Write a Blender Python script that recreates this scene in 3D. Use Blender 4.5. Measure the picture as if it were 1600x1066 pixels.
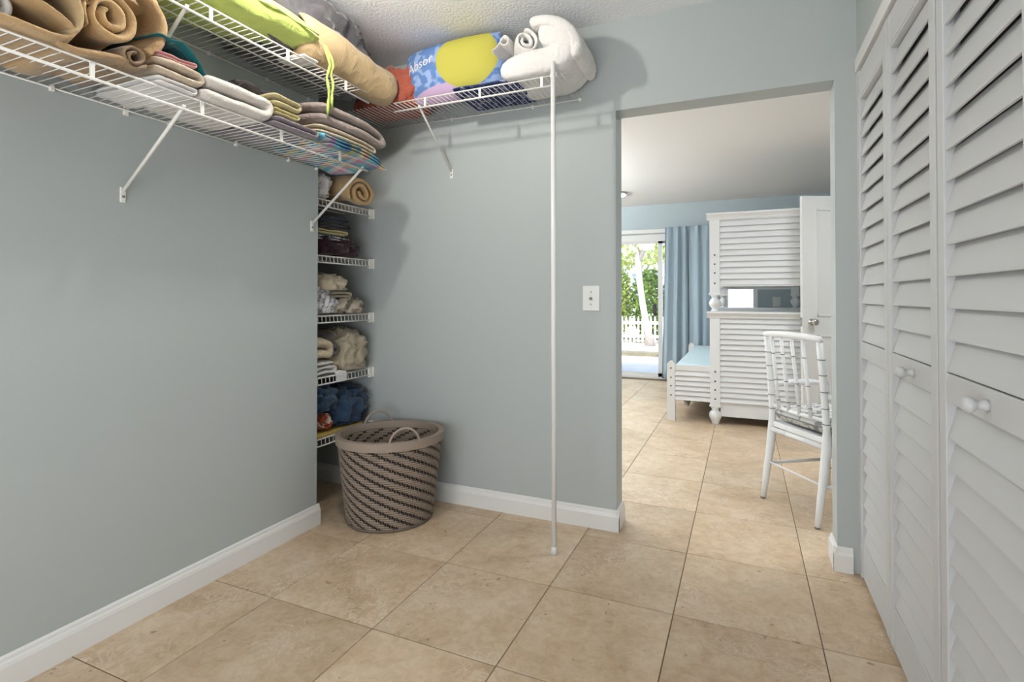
import bpy, math, random
from mathutils import Vector, Matrix, noise
random.seed(7)
S = bpy.context.scene
for o in list(bpy.data.objects): bpy.data.objects.remove(o)
COL = S.collection
PI = math.pi
# ------------------------------------------------------------------ camera
cd = bpy.data.cameras.new('camera'); cam = bpy.data.objects.new('camera', cd); COL.objects.link(cam)
cd.sensor_width = 36; cd.lens = 798.35/1600*36
cd.shift_x = -(832.97-800)/1600; cd.shift_y = -(533-455.92)/1600
cd.clip_start = .02; cd.clip_end = 200
cam.location = (0, 0, 1.0997)
cam.rotation_euler = (PI/2+.0111, 0, .3904)
S.camera = cam
S.view_settings.view_transform = 'Standard'; S.view_settings.look = 'None'
S.view_settings.gamma = 1; S.view_settings.use_curve_mapping = False
S.view_settings.exposure = 0.0
# ------------------------------------------------------------------ sky, sun, large lights
W = bpy.data.worlds.new('World'); S.world = W; W.use_nodes = True
nt = W.node_tree; bg = nt.nodes['Background']
sky = nt.nodes.new('ShaderNodeTexSky'); sky.sky_type = 'NISHITA'; sky.sun_disc = False
sky.sun_elevation = math.radians(52); sky.sun_rotation = math.radians(200); sky.air_density = 1.0; sky.dust_density = 2.0
nt.links.new(sky.outputs[0], bg.inputs[0]); bg.inputs[1].default_value = .75
def lamp(name, typ, loc, energy, color=(1,1,1), rot=(0,0,0), **k):
    l = bpy.data.lights.new(name, typ); l.energy = energy; l.color = color
    for a, b in k.items(): setattr(l, a, b)
    o = bpy.data.objects.new(name, l); COL.objects.link(o); o.location = loc; o.rotation_euler = rot
    return o
lamp('sun', 'SUN', (0,0,9), 6.5, (1,.95,.87), (math.radians(38), 0, math.radians(18)), angle=.02)
BULB = (-1.29, 1.25, 2.305)
lamp('closet_rear_fill', 'AREA', (-.7,-1.22,1.12), 80, (.925,.96,1), (PI/2+.5,0,0), shape='RECTANGLE', size=2.1, size_y=2.2)  # added soft fill behind the camera, not a lamp of the closet
lamp('bedroom_door_fill', 'AREA', (1.15,3.25,2.33), 22, (.95,.98,1), shape='DISK', size=.6)  # added fill under the bedroom ceiling to brighten the open door, no fixture
lamp('bedroom_uplight_fill', 'AREA', (-2.9,4.7,1.80), 300, (.93,.97,1), (PI,0,0), shape='DISK', size=.36)  # added uplight out of view, washes the bedroom ceiling
# ------------------------------------------------------------------ materials
MATS = {}
def srgb(r, g, b):
    f = lambda c: (c/255/12.92) if c/255 <= .04045 else ((c/255+.055)/1.055)**2.4
    return (f(r), f(g), f(b), 1)
def mat(name, col, rough=.6, bump=0, bscale=60, metal=0, var=0, vscale=6, sheen=0, spec=.5, col2=None, coord='Object', detail=3, bdist=.002):
    m = bpy.data.materials.new(name); m.use_nodes = True; t = m.node_tree; p = t.nodes['Principled BSDF']
    p.inputs['Base Color'].default_value = col; p.inputs['Roughness'].default_value = rough; p.inputs['Metallic'].default_value = metal
    p.inputs['Specular IOR Level'].default_value = spec
    if sheen: p.inputs['Sheen Weight'].default_value = sheen; p.inputs['Sheen Roughness'].default_value = .5
    tc = t.nodes.new('ShaderNodeTexCoord')
    if var:
        n = t.nodes.new('ShaderNodeTexNoise'); n.inputs['Scale'].default_value = vscale; n.inputs['Detail'].default_value = 4
        t.links.new(tc.outputs[coord], n.inputs['Vector'])
        r = t.nodes.new('ShaderNodeValToRGB'); r.color_ramp.elements[0].position = .3; r.color_ramp.elements[1].position = .7
        c2 = col2 or tuple(c*(1-var) for c in col[:3])+(1,)
        r.color_ramp.elements[0].color = c2; r.color_ramp.elements[1].color = col
        t.links.new(n.outputs['Fac'], r.inputs[0]); t.links.new(r.outputs[0], p.inputs['Base Color'])
    if bump:
        n = t.nodes.new('ShaderNodeTexNoise'); n.inputs['Scale'].default_value = bscale; n.inputs['Detail'].default_value = detail
        t.links.new(tc.outputs[coord], n.inputs['Vector'])
        b = t.nodes.new('ShaderNodeBump'); b.inputs['Strength'].default_value = bump; b.inputs['Distance'].default_value = bdist
        t.links.new(n.outputs['Fac'], b.inputs['Height']); t.links.new(b.outputs[0], p.inputs['Normal'])
    MATS[name] = m
    return m
WALL = mat('wall_paint', srgb(174,186,190), .55, .15, 45)
WALLC = mat('wall_paint_closet', srgb(174,180,179), .5, .18, 38)
CEIL = mat('ceiling_knockdown', srgb(240,240,242), .8, .9, 75, bdist=.006, detail=4)
CEILB = mat('ceiling_bedroom', srgb(232,231,229), .8, .3, 60, bdist=.003)
TRIM = mat('white_trim', srgb(224,223,220), .35, .05, 30)
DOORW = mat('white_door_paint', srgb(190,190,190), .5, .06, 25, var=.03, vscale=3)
WIRE = mat('white_wire_vinyl', srgb(232,229,222), .35)
WIREP = mat('pole_white', srgb(232,232,230), .35)
BEDW = mat('bed_white_lacquer', srgb(228,228,228), .35, .04, 40)
CHAIRW = mat('chair_white_paint', srgb(232,232,232), .3, .05, 50)
DARK = mat('interior_shade', srgb(46,44,42), .9)  # shade of the closet interior put into the colour
GREY = mat('node_grey', srgb(120,118,116), .6)
BOLT = mat('dark_bolt', srgb(60,58,56), .45, metal=.5)
CHROME = mat('brushed_nickel', srgb(190,188,184), .22, metal=1)
SCREW = mat('screw', srgb(140,138,134), .4, metal=.8)
GROUT = mat('grout', srgb(118,98,78), .9)
PLASTIC = mat('switch_plastic', srgb(228,228,226), .4)
CURT = mat('curtain_blue', srgb(168,186,198), .85, .15, 300, sheen=.2)
MATTR = mat('mattress_blue', srgb(200,220,228), .85, .1, 120)
HINGE = mat('desk_grey', srgb(150,152,154), .5)
PAPER = mat('cream_paper', srgb(222,216,204), .8)
ALU = mat('aluminium_white', srgb(232,232,230), .4)
def travertine():
    m = bpy.data.materials.new('travertine'); m.use_nodes = True; t = m.node_tree; p = t.nodes['Principled BSDF']; L = t.links.new
    N = lambda k, **kw: t.nodes.new(k)
    tc = N('ShaderNodeTexCoord'); oi = N('ShaderNodeObjectInfo')
    sc = N('ShaderNodeVectorMath'); sc.operation = 'SCALE'; sc.inputs[0].default_value = (37, 91, 53); L(oi.outputs['Random'], sc.inputs['Scale'])
    ad = N('ShaderNodeVectorMath'); ad.operation = 'ADD'; L(tc.outputs['Object'], ad.inputs[0]); L(sc.outputs[0], ad.inputs[1])
    def ns(scale, det, dist=0, rough=.55):
        n = N('ShaderNodeTexNoise'); n.inputs['Scale'].default_value = scale; n.inputs['Detail'].default_value = det
        n.inputs['Distortion'].default_value = dist; n.inputs['Roughness'].default_value = rough; L(ad.outputs[0], n.inputs['Vector']); return n
    def ramp(src, *st):
        r = N('ShaderNodeValToRGB'); e = r.color_ramp.elements
        while len(e) < len(st): e.new(.5)
        for i, (pos, c) in enumerate(st): e[i].position = pos; e[i].color = c
        L(src, r.inputs[0]); return r
    a = ramp(ns(4, 6, .8).outputs['Fac'], (.28, srgb(174,143,108)), (.5, srgb(202,175,143)), (.72, srgb(216,196,169)))
    fm = ramp(ns(26, 9, .6, .7).outputs['Fac'], (.32, srgb(156,128,96)), (.62, srgb(230,213,189)))
    am = N('ShaderNodeMixRGB'); am.inputs[0].default_value = .30; L(a.outputs[0], am.inputs[1]); L(fm.outputs[0], am.inputs[2]); a = am
    # pale veining
    vn = ramp(ns(9, 8, 2.2, .65).outputs['Fac'], (.47, (0,0,0,1)), (.5, (1,1,1,1)), (.53, (0,0,0,1)))
    msk = ramp(ns(3.2, 3).outputs['Fac'], (.5, (0,0,0,1)), (.66, (1,1,1,1)))
    mul = N('ShaderNodeMath'); mul.operation = 'MULTIPLY'; L(vn.outputs[0], mul.inputs[0]); L(msk.outputs[0], mul.inputs[1])
    mx = N('ShaderNodeMixRGB'); L(mul.outputs[0], mx.inputs[0]); L(a.outputs[0], mx.inputs[1]); mx.inputs[2].default_value = srgb(222,208,190)
    pit = ramp(ns(34, 2, .4).outputs['Fac'], (.70, (0,0,0,1)), (.76, (1,1,1,1)))
    mx2 = N('ShaderNodeMixRGB'); L(pit.outputs[0], mx2.inputs[0]); L(mx.outputs[0], mx2.inputs[1]); mx2.inputs[2].default_value = srgb(150,126,98)
    hv = N('ShaderNodeHueSaturation'); mr = N('ShaderNodeMapRange'); mr.inputs['To Min'].default_value = .88; mr.inputs['To Max'].default_value = 1.06
    L(oi.outputs['Random'], mr.inputs['Value']); L(mr.outputs[0], hv.inputs['Value']); L(mx2.outputs[0], hv.inputs['Color']); L(hv.outputs[0], p.inputs['Base Color'])
    rr = ramp(ns(7, 4).outputs['Fac'], (.3, (.3,.3,.3,1)), (.7, (.42,.42,.42,1))); L(rr.outputs[0], p.inputs['Roughness'])
    b = N('ShaderNodeBump'); b.inputs['Strength'].default_value = .12; b.inputs['Distance'].default_value = .002; b.invert = True
    L(pit.outputs[0], b.inputs['Height']); L(b.outputs[0], p.inputs['Normal'])
    return m
TILE = travertine()
def glass():
    m = bpy.data.materials.new('window_glass'); m.use_nodes = True; t = m.node_tree; t.nodes.clear()
    o = t.nodes.new('ShaderNodeOutputMaterial'); mx = t.nodes.new('ShaderNodeMixShader'); tr = t.nodes.new('ShaderNodeBsdfTransparent')
    g = t.nodes.new('ShaderNodeBsdfGlossy'); g.inputs['Roughness'].default_value = .01; f = t.nodes.new('ShaderNodeFresnel'); f.inputs[0].default_value = 1.5
    tr.inputs[0].default_value = (.97,.98,.97,1)
    t.links.new(f.outputs[0], mx.inputs[0]); t.links.new(tr.outputs[0], mx.inputs[1]); t.links.new(g.outputs[0], mx.inputs[2]); t.links.new(mx.outputs[0], o.inputs[0])
    return m
GLASS = glass()
def emit(name, col, s):
    m = bpy.data.materials.new(name); m.use_nodes = True; p = m.node_tree.nodes['Principled BSDF']
    p.inputs['Base Color'].default_value = col; p.inputs['Emission Color'].default_value = col; p.inputs['Emission Strength'].default_value = s
    return m
def cloth(name, rgb, bump=.5, bs=180, var=.12, vs=9, sheen=.25, rgb2=None, bd=.003, rough=.92, wr=16):
    m = mat(name, srgb(*rgb), rough, bump, bs, var=var, vscale=vs, sheen=sheen, spec=.15 if rough > .8 else .5, col2=srgb(*rgb2) if rgb2 else None, bdist=bd)
    t = m.node_tree; p = t.nodes['Principled BSDF']; old = p.inputs['Normal'].links[0].from_node
    tc = t.nodes.new('ShaderNodeTexCoord'); n = t.nodes.new('ShaderNodeTexNoise'); n.inputs['Scale'].default_value = wr; n.inputs['Detail'].default_value = 2; n.inputs['Distortion'].default_value = 1.2
    b = t.nodes.new('ShaderNodeBump'); b.inputs['Strength'].default_value = .55; b.inputs['Distance'].default_value = .02
    t.links.new(tc.outputs['Object'], n.inputs['Vector']); t.links.new(n.outputs['Fac'], b.inputs['Height']); t.links.new(b.outputs[0], old.inputs['Normal'])
    return m
def checks(name, cols, scale, rot=.4):
    """woven plaid: two crossing stripe sets through colour ramps"""
    m = bpy.data.materials.new(name); m.use_nodes = True; t = m.node_tree; p = t.nodes['Principled BSDF']; L = t.links.new
    p.inputs['Roughness'].default_value = .92; p.inputs['Specular IOR Level'].default_value = .15
    tc = t.nodes.new('ShaderNodeTexCoord'); mp = t.nodes.new('ShaderNodeMapping'); mp.inputs['Rotation'].default_value = (rot, .2, rot); mp.inputs['Scale'].default_value = (scale,)*3
    L(tc.outputs['Object'], mp.inputs[0]); sp = t.nodes.new('ShaderNodeSeparateXYZ'); L(mp.outputs[0], sp.inputs[0])
    rs = []
    for k, ax in enumerate((0, 1)):
        fr = t.nodes.new('ShaderNodeMath'); fr.operation = 'FRACT'; L(sp.outputs[ax], fr.inputs[0])
        r = t.nodes.new('ShaderNodeValToRGB'); r.color_ramp.interpolation = 'CONSTANT'; e = r.color_ramp.elements
        cs = cols if k == 0 else cols[::-1]
        while len(e) < len(cs): e.new(.5)
        for i, c in enumerate(cs): e[i].position = i/len(cs); e[i].color = srgb(*c)
        L(fr.outputs[0], r.inputs[0]); rs.append(r)
    mx = t.nodes.new('ShaderNodeMixRGB'); mx.inputs[0].default_value = .5; L(rs[0].outputs[0], mx.inputs[1]); L(rs[1].outputs[0], mx.inputs[2]); L(mx.outputs[0], p.inputs['Base Color'])
    return m
def blotch(name, base, spot, scale, lo=.5, hi=.56):
    m = bpy.data.materials.new(name); m.use_nodes = True; t = m.node_tree; p = t.nodes['Principled BSDF']
    p.inputs['Roughness'].default_value = .92; p.inputs['Specular IOR Level'].default_value = .15
    tc = t.nodes.new('ShaderNodeTexCoord'); n = t.nodes.new('ShaderNodeTexNoise'); n.inputs['Scale'].default_value = scale; n.inputs['Detail'].default_value = 1.5; n.inputs['Distortion'].default_value = 1
    r = t.nodes.new('ShaderNodeValToRGB'); e = r.color_ramp.elements; e[0].position = lo; e[0].color = srgb(*base); e[1].position = hi; e[1].color = srgb(*spot)
    t.links.new(tc.outputs['Object'], n.inputs[0]); t.links.new(n.outputs['Fac'], r.inputs[0]); t.links.new(r.outputs[0], p.inputs['Base Color'])
    return m
# ------------------------------------------------------------------ mesh helpers
def wpos(o):
    v = Vector((0,0,0))
    while o: v = v+o.location; o = o.parent
    return v
def tag(o, label=None, cat=None, group=None, kind=None):
    if label: o['label'] = label
    if cat: o['category'] = cat
    if group: o['group'] = group
    if kind: o['kind'] = kind
    return o
def empty(name, loc, label, cat, rz=0, group=None, kind=None):
    o = bpy.data.objects.new(name, None); COL.objects.link(o); o.location = loc; o.rotation_euler = (0,0,rz); o.empty_display_size = .05
    return tag(o, label, cat, group, kind)
class MB:
    def __init__(s): s.v = []; s.f = []; s.sm = []
    def add(s, vs, fs, smooth=False):
        b = len(s.v); s.v += [Vector(x) for x in vs]; s.f += [tuple(i+b for i in f) for f in fs]; s.sm += [smooth]*len(fs); return s
    def box(s, a, b):
        (x0,y0,z0),(x1,y1,z1) = a, b
        return s.add([(x0,y0,z0),(x1,y0,z0),(x1,y1,z0),(x0,y1,z0),(x0,y0,z1),(x1,y0,z1),(x1,y1,z1),(x0,y1,z1)],
                     [(0,3,2,1),(4,5,6,7),(0,1,5,4),(1,2,6,5),(2,3,7,6),(3,0,4,7)])
    def prism(s, poly, axis, a, b):
        """closed 2D polygon extruded along axis index from a to b; poly in the other two axes, in order"""
        n = len(poly); o = [i for i in range(3) if i != axis]; vs = []
        for t in (a, b):
            for p in poly:
                q = [0,0,0]; q[axis] = t; q[o[0]] = p[0]; q[o[1]] = p[1]; vs.append(q)
        fs = [(i, (i+1)%n, n+(i+1)%n, n+i) for i in range(n)]+[tuple(range(n-1,-1,-1)), tuple(range(n, 2*n))]
        return s.add(vs, fs)
    def tube(s, path, r, n=8, cap=True, smooth=True):
        P = [Vector(p) for p in path]; m = len(P); rs = r if isinstance(r, (list, tuple)) else [r]*m
        vs = []; up = None
        for i in range(m):
            t = (P[min(i+1,m-1)]-P[max(i-1,0)]).normalized()
            if up is None: up = Vector((0,0,1)) if abs(t.z) < .9 else Vector((1,0,0))
            x = t.cross(up).normalized(); y = x.cross(t).normalized(); up = y
            for k in range(n):
                a = 2*PI*k/n; vs.append(P[i]+x*math.cos(a)*rs[i]+y*math.sin(a)*rs[i])
        fs = [(i*n+k, i*n+(k+1)%n, (i+1)*n+(k+1)%n, (i+1)*n+k) for i in range(m-1) for k in range(n)]
        s.add(vs, fs, smooth)
        if cap: s.f += [tuple(len(s.v)-len(vs)+k for k in range(n-1,-1,-1)), tuple(len(s.v)-n+k for k in range(n))]; s.sm += [False]*2
        return s
    def lathe(s, prof, c=(0,0,0), n=20, axis='z', ex=1.0):
        """profile [(r,h)...] around axis through c"""
        vs = []; m = len(prof)
        for r, h in prof:
            for k in range(n):
                a = 2*PI*k/n; x, y = r*math.cos(a), r*math.sin(a)*ex
                vs.append({'z': (c[0]+x, c[1]+y, c[2]+h), 'x': (c[0]+h, c[1]+x, c[2]+y), 'y': (c[0]+x, c[1]+h, c[2]+y)}[axis])
        fs = [(i*n+k, i*n+(k+1)%n, (i+1)*n+(k+1)%n, (i+1)*n+k) for i in range(m-1) for k in range(n)]
        fs += [tuple(range(n-1,-1,-1)), tuple((m-1)*n+k for k in range(n))]
        return s.add(vs, fs, True)
    def warp(s, fn): s.v = [Vector(fn(v)) for v in s.v]; return s
    def noise(s, amp, sc, seed=0, stretch=(1,1,1)):
        o = Vector((seed*3.7, seed*1.9, seed*5.3))
        s.v = [v+noise.noise_vector(Vector((v.x*stretch[0], v.y*stretch[1], v.z*stretch[2]))*sc+o)*amp for v in s.v]; return s
    def build(s, name, m, parent=None, origin=None, local=False, bevel=0, seg=2, subsurf=0, smooth=None):
        off = Vector((0,0,0)) if local else (wpos(parent) if parent else Vector(origin or (0,0,0)))
        me = bpy.data.meshes.new(name); me.from_pydata([v-off for v in s.v], [], s.f); me.update()
        me.polygons.foreach_set('use_smooth', [True]*len(s.f) if smooth else s.sm)
        import bmesh
        b = bmesh.new(); b.from_mesh(me); bmesh.ops.recalc_face_normals(b, faces=b.faces); b.to_mesh(me); b.free()
        me.materials.append(m)
        o = bpy.data.objects.new(name, me); COL.objects.link(o)
        if parent: o.parent = parent
        elif not local: o.location = off
        if bevel:
            md = o.modifiers.new('bevel', 'BEVEL'); md.width = bevel; md.segments = seg; md.limit_method = 'ANGLE'
        if subsurf:
            md = o.modifiers.new('sub', 'SUBSURF'); md.levels = subsurf; md.render_levels = subsurf
        return o
def copy_part(o, parent, loc):
    c = o.copy(); COL.objects.link(c); c.parent = parent; c.location = loc; return c
def struct(o, label=None, cat=None): return tag(o, label, cat, kind='structure')
# ------------------------------------------------------------------ room numbers
XL, XD, YB, YBT = -1.918, .42, 2.382, 2.50       # left wall, closet-door plane, back wall front and rear faces
ZC, ZB, YF = 2.415, 2.352, 7.0                   # ceilings, far bedroom wall
OX0, OX1, OH = -.556, .346, 1.986                # doorway
# floor: slab of grout, each tile its own piece
fl = MB().box((-4.0,-1.3,-.08),(2.4,7.12,-.003)).build('floor', GROUT)
struct(fl, 'beige travertine tile floor running from closet into bedroom', 'floor')
T = .457; tm = MB().box((.0016,.0016,-.01),(T-.0016,T-.0016,0)).build('tile', TILE, fl, local=True, bevel=.0012, seg=1)
first = True
for i in range(-3, 8):
    for j in range(-6, 12):
        x, y = -1.601+i*T, 1.835+j*T
        if x+T > 2.4 or y+T > 7.12 or (y < 1.8 and (x < -2.4 or x > .5)) or (j < -5): continue
        if first: tm.location = (x, y, 0); first = False
        else: copy_part(tm, fl, (x, y, 0))
# closet walls
ZT = 2.50
m = MB().box((-2.12,-1.3,-.02),(XL,1.902,ZT)); struct(m.build('wall_left', WALLC), 'pale blue-grey wall on the left under the lower wire shelf', 'wall')
m = MB().box((-2.45,YB,-.02),(OX0,YBT,ZT)).box((OX0,YB,OH),(OX1,YBT,ZT)).box((OX1,YB,-.02),(2.4,YBT,ZT))
struct(m.build('wall_back', WALLC), 'pale blue-grey wall with the open doorway and light switch', 'wall')
struct(MB().box((-2.57,1.78,-.02),(-2.45,YBT,ZT)).box((-2.45,1.78,-.02),(-2.12,1.902,ZT)).build('wall_niche', WALLC), 'shaded wall at the back of the shelf niche', 'wall')
struct(MB().box((XD+.005,.52,2.045),(XD+.12,YB,ZT)).box((XD+.005,-1.3,-.02),(XD+.12,.565,ZT)).build('wall_right', WALLC), 'blue-grey wall above the louvered closet doors', 'wall')
struct(MB().box((-2.12,-1.42,-.02),(1.2,-1.3,ZT)).build('wall_rear', WALLC), 'blue-grey closet wall behind the viewpoint', 'wall')
struct(MB().box((XD+.68,.4,-.02),(XD+.72,YB,ZT)).box((XD+.12,.40,-.02),(XD+.70,.44,ZT)).build('wall_closet', DARK), 'closet inner wall coloured dark as shade behind the louvered doors', 'wall')
struct(MB().box((-2.6,-1.42,ZC),(1.2,YB+.01,ZC+.1)).build('ceiling', CEIL), 'textured light grey closet ceiling', 'ceiling')
# bedroom shell
struct(MB().box((-4.1,YBT-.02,ZB),(2.5,YF+.15,ZB+.1)).build('ceiling', CEILB), 'smooth white bedroom ceiling seen through the doorway', 'ceiling')
struct(MB().box((-4.1,YBT-.1,-.02),(-4.0,YF+.15,2.5)).box((-4.0,YBT-.1,-.02),(-2.45,YBT,2.5)).build('wall_bedroom_left', WALL), 'blue bedroom wall beyond the sliding door', 'wall')
struct(MB().box((2.3,YBT,-.02),(2.42,YF+.15,2.5)).build('wall_bedroom_right', WALL), 'blue bedroom wall behind the bunk bed', 'wall')
SX0, SX1, SZ = -2.75, -.72, 1.955   # sliding door opening
WX0, WX1, WZ0, WZ1 = -.22, .165, .75, 1.75
m = MB().box((-4.0,YF,-.02),(SX0,YF+.12,2.45)).box((SX0,YF,SZ),(SX1,YF+.12,2.45)).box((SX1,YF,-.02),(WX0,YF+.12,2.45))
m.box((WX0,YF,-.02),(WX1,YF+.12,WZ0)).box((WX0,YF,WZ1),(WX1,YF+.12,2.45)).box((WX1,YF,-.02),(2.4,YF+.12,2.45))
struct(m.build('wall_far', WALL), 'blue far bedroom wall above the sliding glass door', 'wall')
# baseboards (profile: thickness, height)
BBP = [(0,0),(.014,0),(.014,.068),(.011,.078),(.007,.083),(.006,.092),(.003,.097),(0,.098)]
m = MB().prism([(XL+a, b) for a, b in BBP], 1, -1.3, 1.902+.012)
struct(m.build('baseboard_left', TRIM), 'white moulded baseboard along the left wall', 'baseboard')
m = MB().prism([(YB-a, b) for a, b in BBP], 0, -2.44, OX0+.014)
m.prism([(OX0+a, b) for a, b in BBP], 1, YB-.013, YBT+.013)
struct(m.build('baseboard_back', TRIM), 'white moulded baseboard below the light switch wall', 'baseboard')
m = MB().prism([(YB-a, b) for a, b in BBP], 0, OX1-.014, XD-.02)
m.prism([(OX1-a, b) for a, b in BBP], 1, YB-.013, YBT+.013)
struct(m.build('baseboard_jamb', TRIM), 'short white baseboard wrapping the doorway jamb beside closet doors', 'baseboard')
# ------------------------------------------------------------------ bifold louvered closet doors
SLAT = None; KNOB = None
def leaf(root, y1, y0, knob=None):
    """one louvered panel between y0 < y1 in the plane x = XD .. XD+.034"""
    st = .042; xa, xb = XD, XD+.034
    m = MB().box((xa,y0,.022),(xb,y0+st,1.978)).box((xa,y1-st,.022),(xb,y1,1.978))
    m.box((xa+.002,y0+st,1.868),(xb-.002,y1-st,1.978)).box((xa+.002,y0+st,.022),(xb-.002,y1-st,.155)).box((xa+.001,y0+st,.866),(xb-.001,y1-st,.930))
    m.box((xa-.0005,y0+st,1.876),(xa+.004,y1-st,1.884))
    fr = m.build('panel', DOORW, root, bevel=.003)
    sl = y1-y0-2*st
    global SLAT
    def put(z):
        global SLAT
        loc = Vector((xa+.004, y0+st, z))-wpos(fr)
        if SLAT is None:
            h = .0775; d = .021; t = .005
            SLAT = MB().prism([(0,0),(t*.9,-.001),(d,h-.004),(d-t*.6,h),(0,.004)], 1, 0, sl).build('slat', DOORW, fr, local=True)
            SLAT.location = loc
        else: copy_part(SLAT, fr, loc)
    for k in range(13): put(.933+k*.0712)
    for k in range(10): put(.158+k*.0695)
    if knob is not None:
        KN = MB().lathe([(.011,0),(.011,-.006),(.0085,-.011),(.0085,-.018),(.013,-.022),(.0165,-.028),(.016,-.034),(.011,-.039),(.004,-.041)], (xa+.001, knob, .898), 18, 'x')
        KN.build('knob', DOORW, fr)
D1 = empty('door_1', (XD,1.915,.02), 'pair of white louvered bifold panels nearest the doorway', 'door', kind='structure')
leaf(D1, 2.352, 1.915); leaf(D1, 1.911, 1.474, 1.655)
D2 = empty('door_2', (XD,1.02,.02), 'large white louvered bifold panel at the right edge of view', 'door', kind='structure')
leaf(D2, 1.462, 1.025, 1.205); leaf(D2, 1.021, .584)
m = MB().box((XD-.004,.565,1.998),(XD+.018,YB-.004,2.052)); trk = struct(m.build('trim_1', TRIM, bevel=.002), 'white head trim above the louvered doors', 'trim')
MB().box((XD+.02,.565,1.984),(XD+.05,YB-.006,2.02)).build('track', SCREW, trk)
struct(MB().box((XD+.004,2.356,.0),(XD+.034,YB,2.0)).build('trim_2', TRIM), 'narrow white jamb strip between wall and louvered doors', 'trim')
# ------------------------------------------------------------------ wire shelves
def wire_shelf(name, label, along, a0, a1, z, depth, conn, braces, a_front=None, clips=(), dense=False, group=None, mid=True, b0=None, bz=-.31, endcap=False):
    """along 'y' (on the left wall) or 'x' (on the back wall); depth measured from the wall"""
    if along == 'y':  base = XL if b0 is None else b0; P = lambda a, d, zz: (base+d, a, zz)
    else: P = lambda a, d, zz: (a, YB-d, zz)
    f0, f1 = a_front or (a0, a1); lip = .045 if not dense else .034
    root = empty(name, P((a0+a1)/2, 0, z), label, 'wire shelf', group=group)
    r = .0032
    MB().tube([P(a0,.008,z-.004), P(a1,.008,z-.004)], r, 6).build('back_rail', WIRE, root)
    MB().tube([P(f0,depth,z), P(f1,depth,z)], r if not dense else .004, 6).build('front_rail', WIRE, root)
    MB().tube([P(f0,depth+.003,z-lip), P(f1,depth+.003,z-lip)], .0042, 6).build('lip_rail', WIRE, root)
    if mid: MB().tube([P(a0,depth*.55,z-.005), P(a1,depth*.55,z-.005)], .0026, 6).build('mid_rail', WIRE, root)
    n = int((a1-a0)/.0254); w = None
    for k in range(n):
        a = a0+.01+k*(a1-a0-.02)/(n-1)
        if w is None:
            pts = [P(a,.006,z), P(a,depth,z+.002)]+([P(a,depth+.003,z-lip)] if dense else [])
            w = MB().tube(pts, .0017 if not dense else .0024, 5).build('deck_wire', WIRE, root); a00 = a
        else: copy_part(w, root, Vector(P(a,0,0))-Vector(P(a00,0,0)))
    cc = None
    for c in conn:
        if cc is None:
            q = .0055
            cc = MB().box(*(sorted_box(P(c-q,depth-.0005,z-lip), P(c+q,depth+.0045,z+.001)))).build('lip_connector', WIRE, root); c00 = c
        else: copy_part(cc, root, Vector(P(c,0,0))-Vector(P(c00,0,0)))
    for c in clips:
        MB().box(*sorted_box(P(c-.006,0,z-.014), P(c+.006,.012,z+.004))).build('wall_clip', WIRE, root, bevel=.002)
    for b in braces:
        br = MB().tube([P(b,.008,z+bz+.01), P(b,depth-.006,z-lip+.002), P(b,depth+.004,z-lip+.012)], .0058, 8).build('brace', WIRE, root)
        pl = MB().box(*sorted_box(P(b-.009,0,z+bz-.03), P(b+.009,.006,z+bz+.022))).build('brace_plate', WIRE, br, bevel=.003)
        MB().lathe([(.0045,-.0015),(.0045,.0075),(.003,.009)] if along == 'y' else [(.0045,.0015),(.0045,-.0075),(.003,-.009)], P(b,0,z+bz-.01), 10, 'x' if along == 'y' else 'y').build('screw', SCREW, br)
    if endcap:
        MB().box(*sorted_box(P(a1-.036,depth-.006,z-lip-.014), P(a1-.0005,depth+.007,z+.008))).box(*sorted_box(P(a1-.004,depth-.03,z-lip-.014), P(a1-.0005,depth+.012,z+.010))).build('end_bracket', WIRE, root, bevel=.002)
    return root
def sorted_box(a, b): return tuple(min(x,y) for x,y in zip(a,b)), tuple(max(x,y) for x,y in zip(a,b))
LZ, UZ, BZ = 1.731, 2.050, 2.066
wire_shelf('wire_shelf', 'long lower white wire shelf on the left wall holding towels', 'y', .30, 1.895, LZ, .305, [.505,.81,1.111,1.417,1.72], [1.053,1.862], clips=[.86,1.20,1.46,1.72,1.885], mid=False, bz=-.285)
wire_shelf('wire_shelf', 'upper white wire shelf on the left wall under the lime cushion', 'y', .55, 1.86, UZ, .305, [.83,1.138,1.444,1.754], [1.06], a_front=(.55,1.90), clips=[1.34,1.6,1.83])
wire_shelf('wire_shelf', 'white wire shelf on the back wall holding the white comforter', 'x', -1.905, -.715, BZ, .302, [-1.42,-1.121,-.814], [-1.455], a_front=(-1.60,-.745), clips=[-1.45,-.98,-.73], bz=-.295, mid=False)
TZ = [1.600, 1.312, 1.004, .690, .380]
for z, nm in zip(TZ, ('topmost narrow white niche shelf below the tan rolled towel', 'white niche shelf holding black and plum clothes', 'white niche shelf holding a white plaid shirt', 'white niche shelf holding khaki trousers', 'lowest white niche shelf behind the wicker basket')):
    wire_shelf('niche_shelf', nm, 'y', 1.906, YB, z, .455, [], [], b0=-2.44, dense=True, mid=True, endcap=True, group='wire shelves stacked in the niche')
# tension pole
po = empty('support_pole', (-.753,2.072,0), 'thin white vertical pole standing on tile and holding wire shelf end', 'pole')
MB().tube([(-.753,2.066,.02),(-.757,2.066,2.118)], .0105, 14).build('tube', WIREP, po)
MB().lathe([(.0125,0),(.0125,.03),(.0105,.034)], (-.753,2.066,0), 14).build('foot_cap', TRIM, po)
MB().box((-.772,2.068,2.052),(-.742,2.079,2.076)).build('clip', TRIM, po, bevel=.002)
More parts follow.
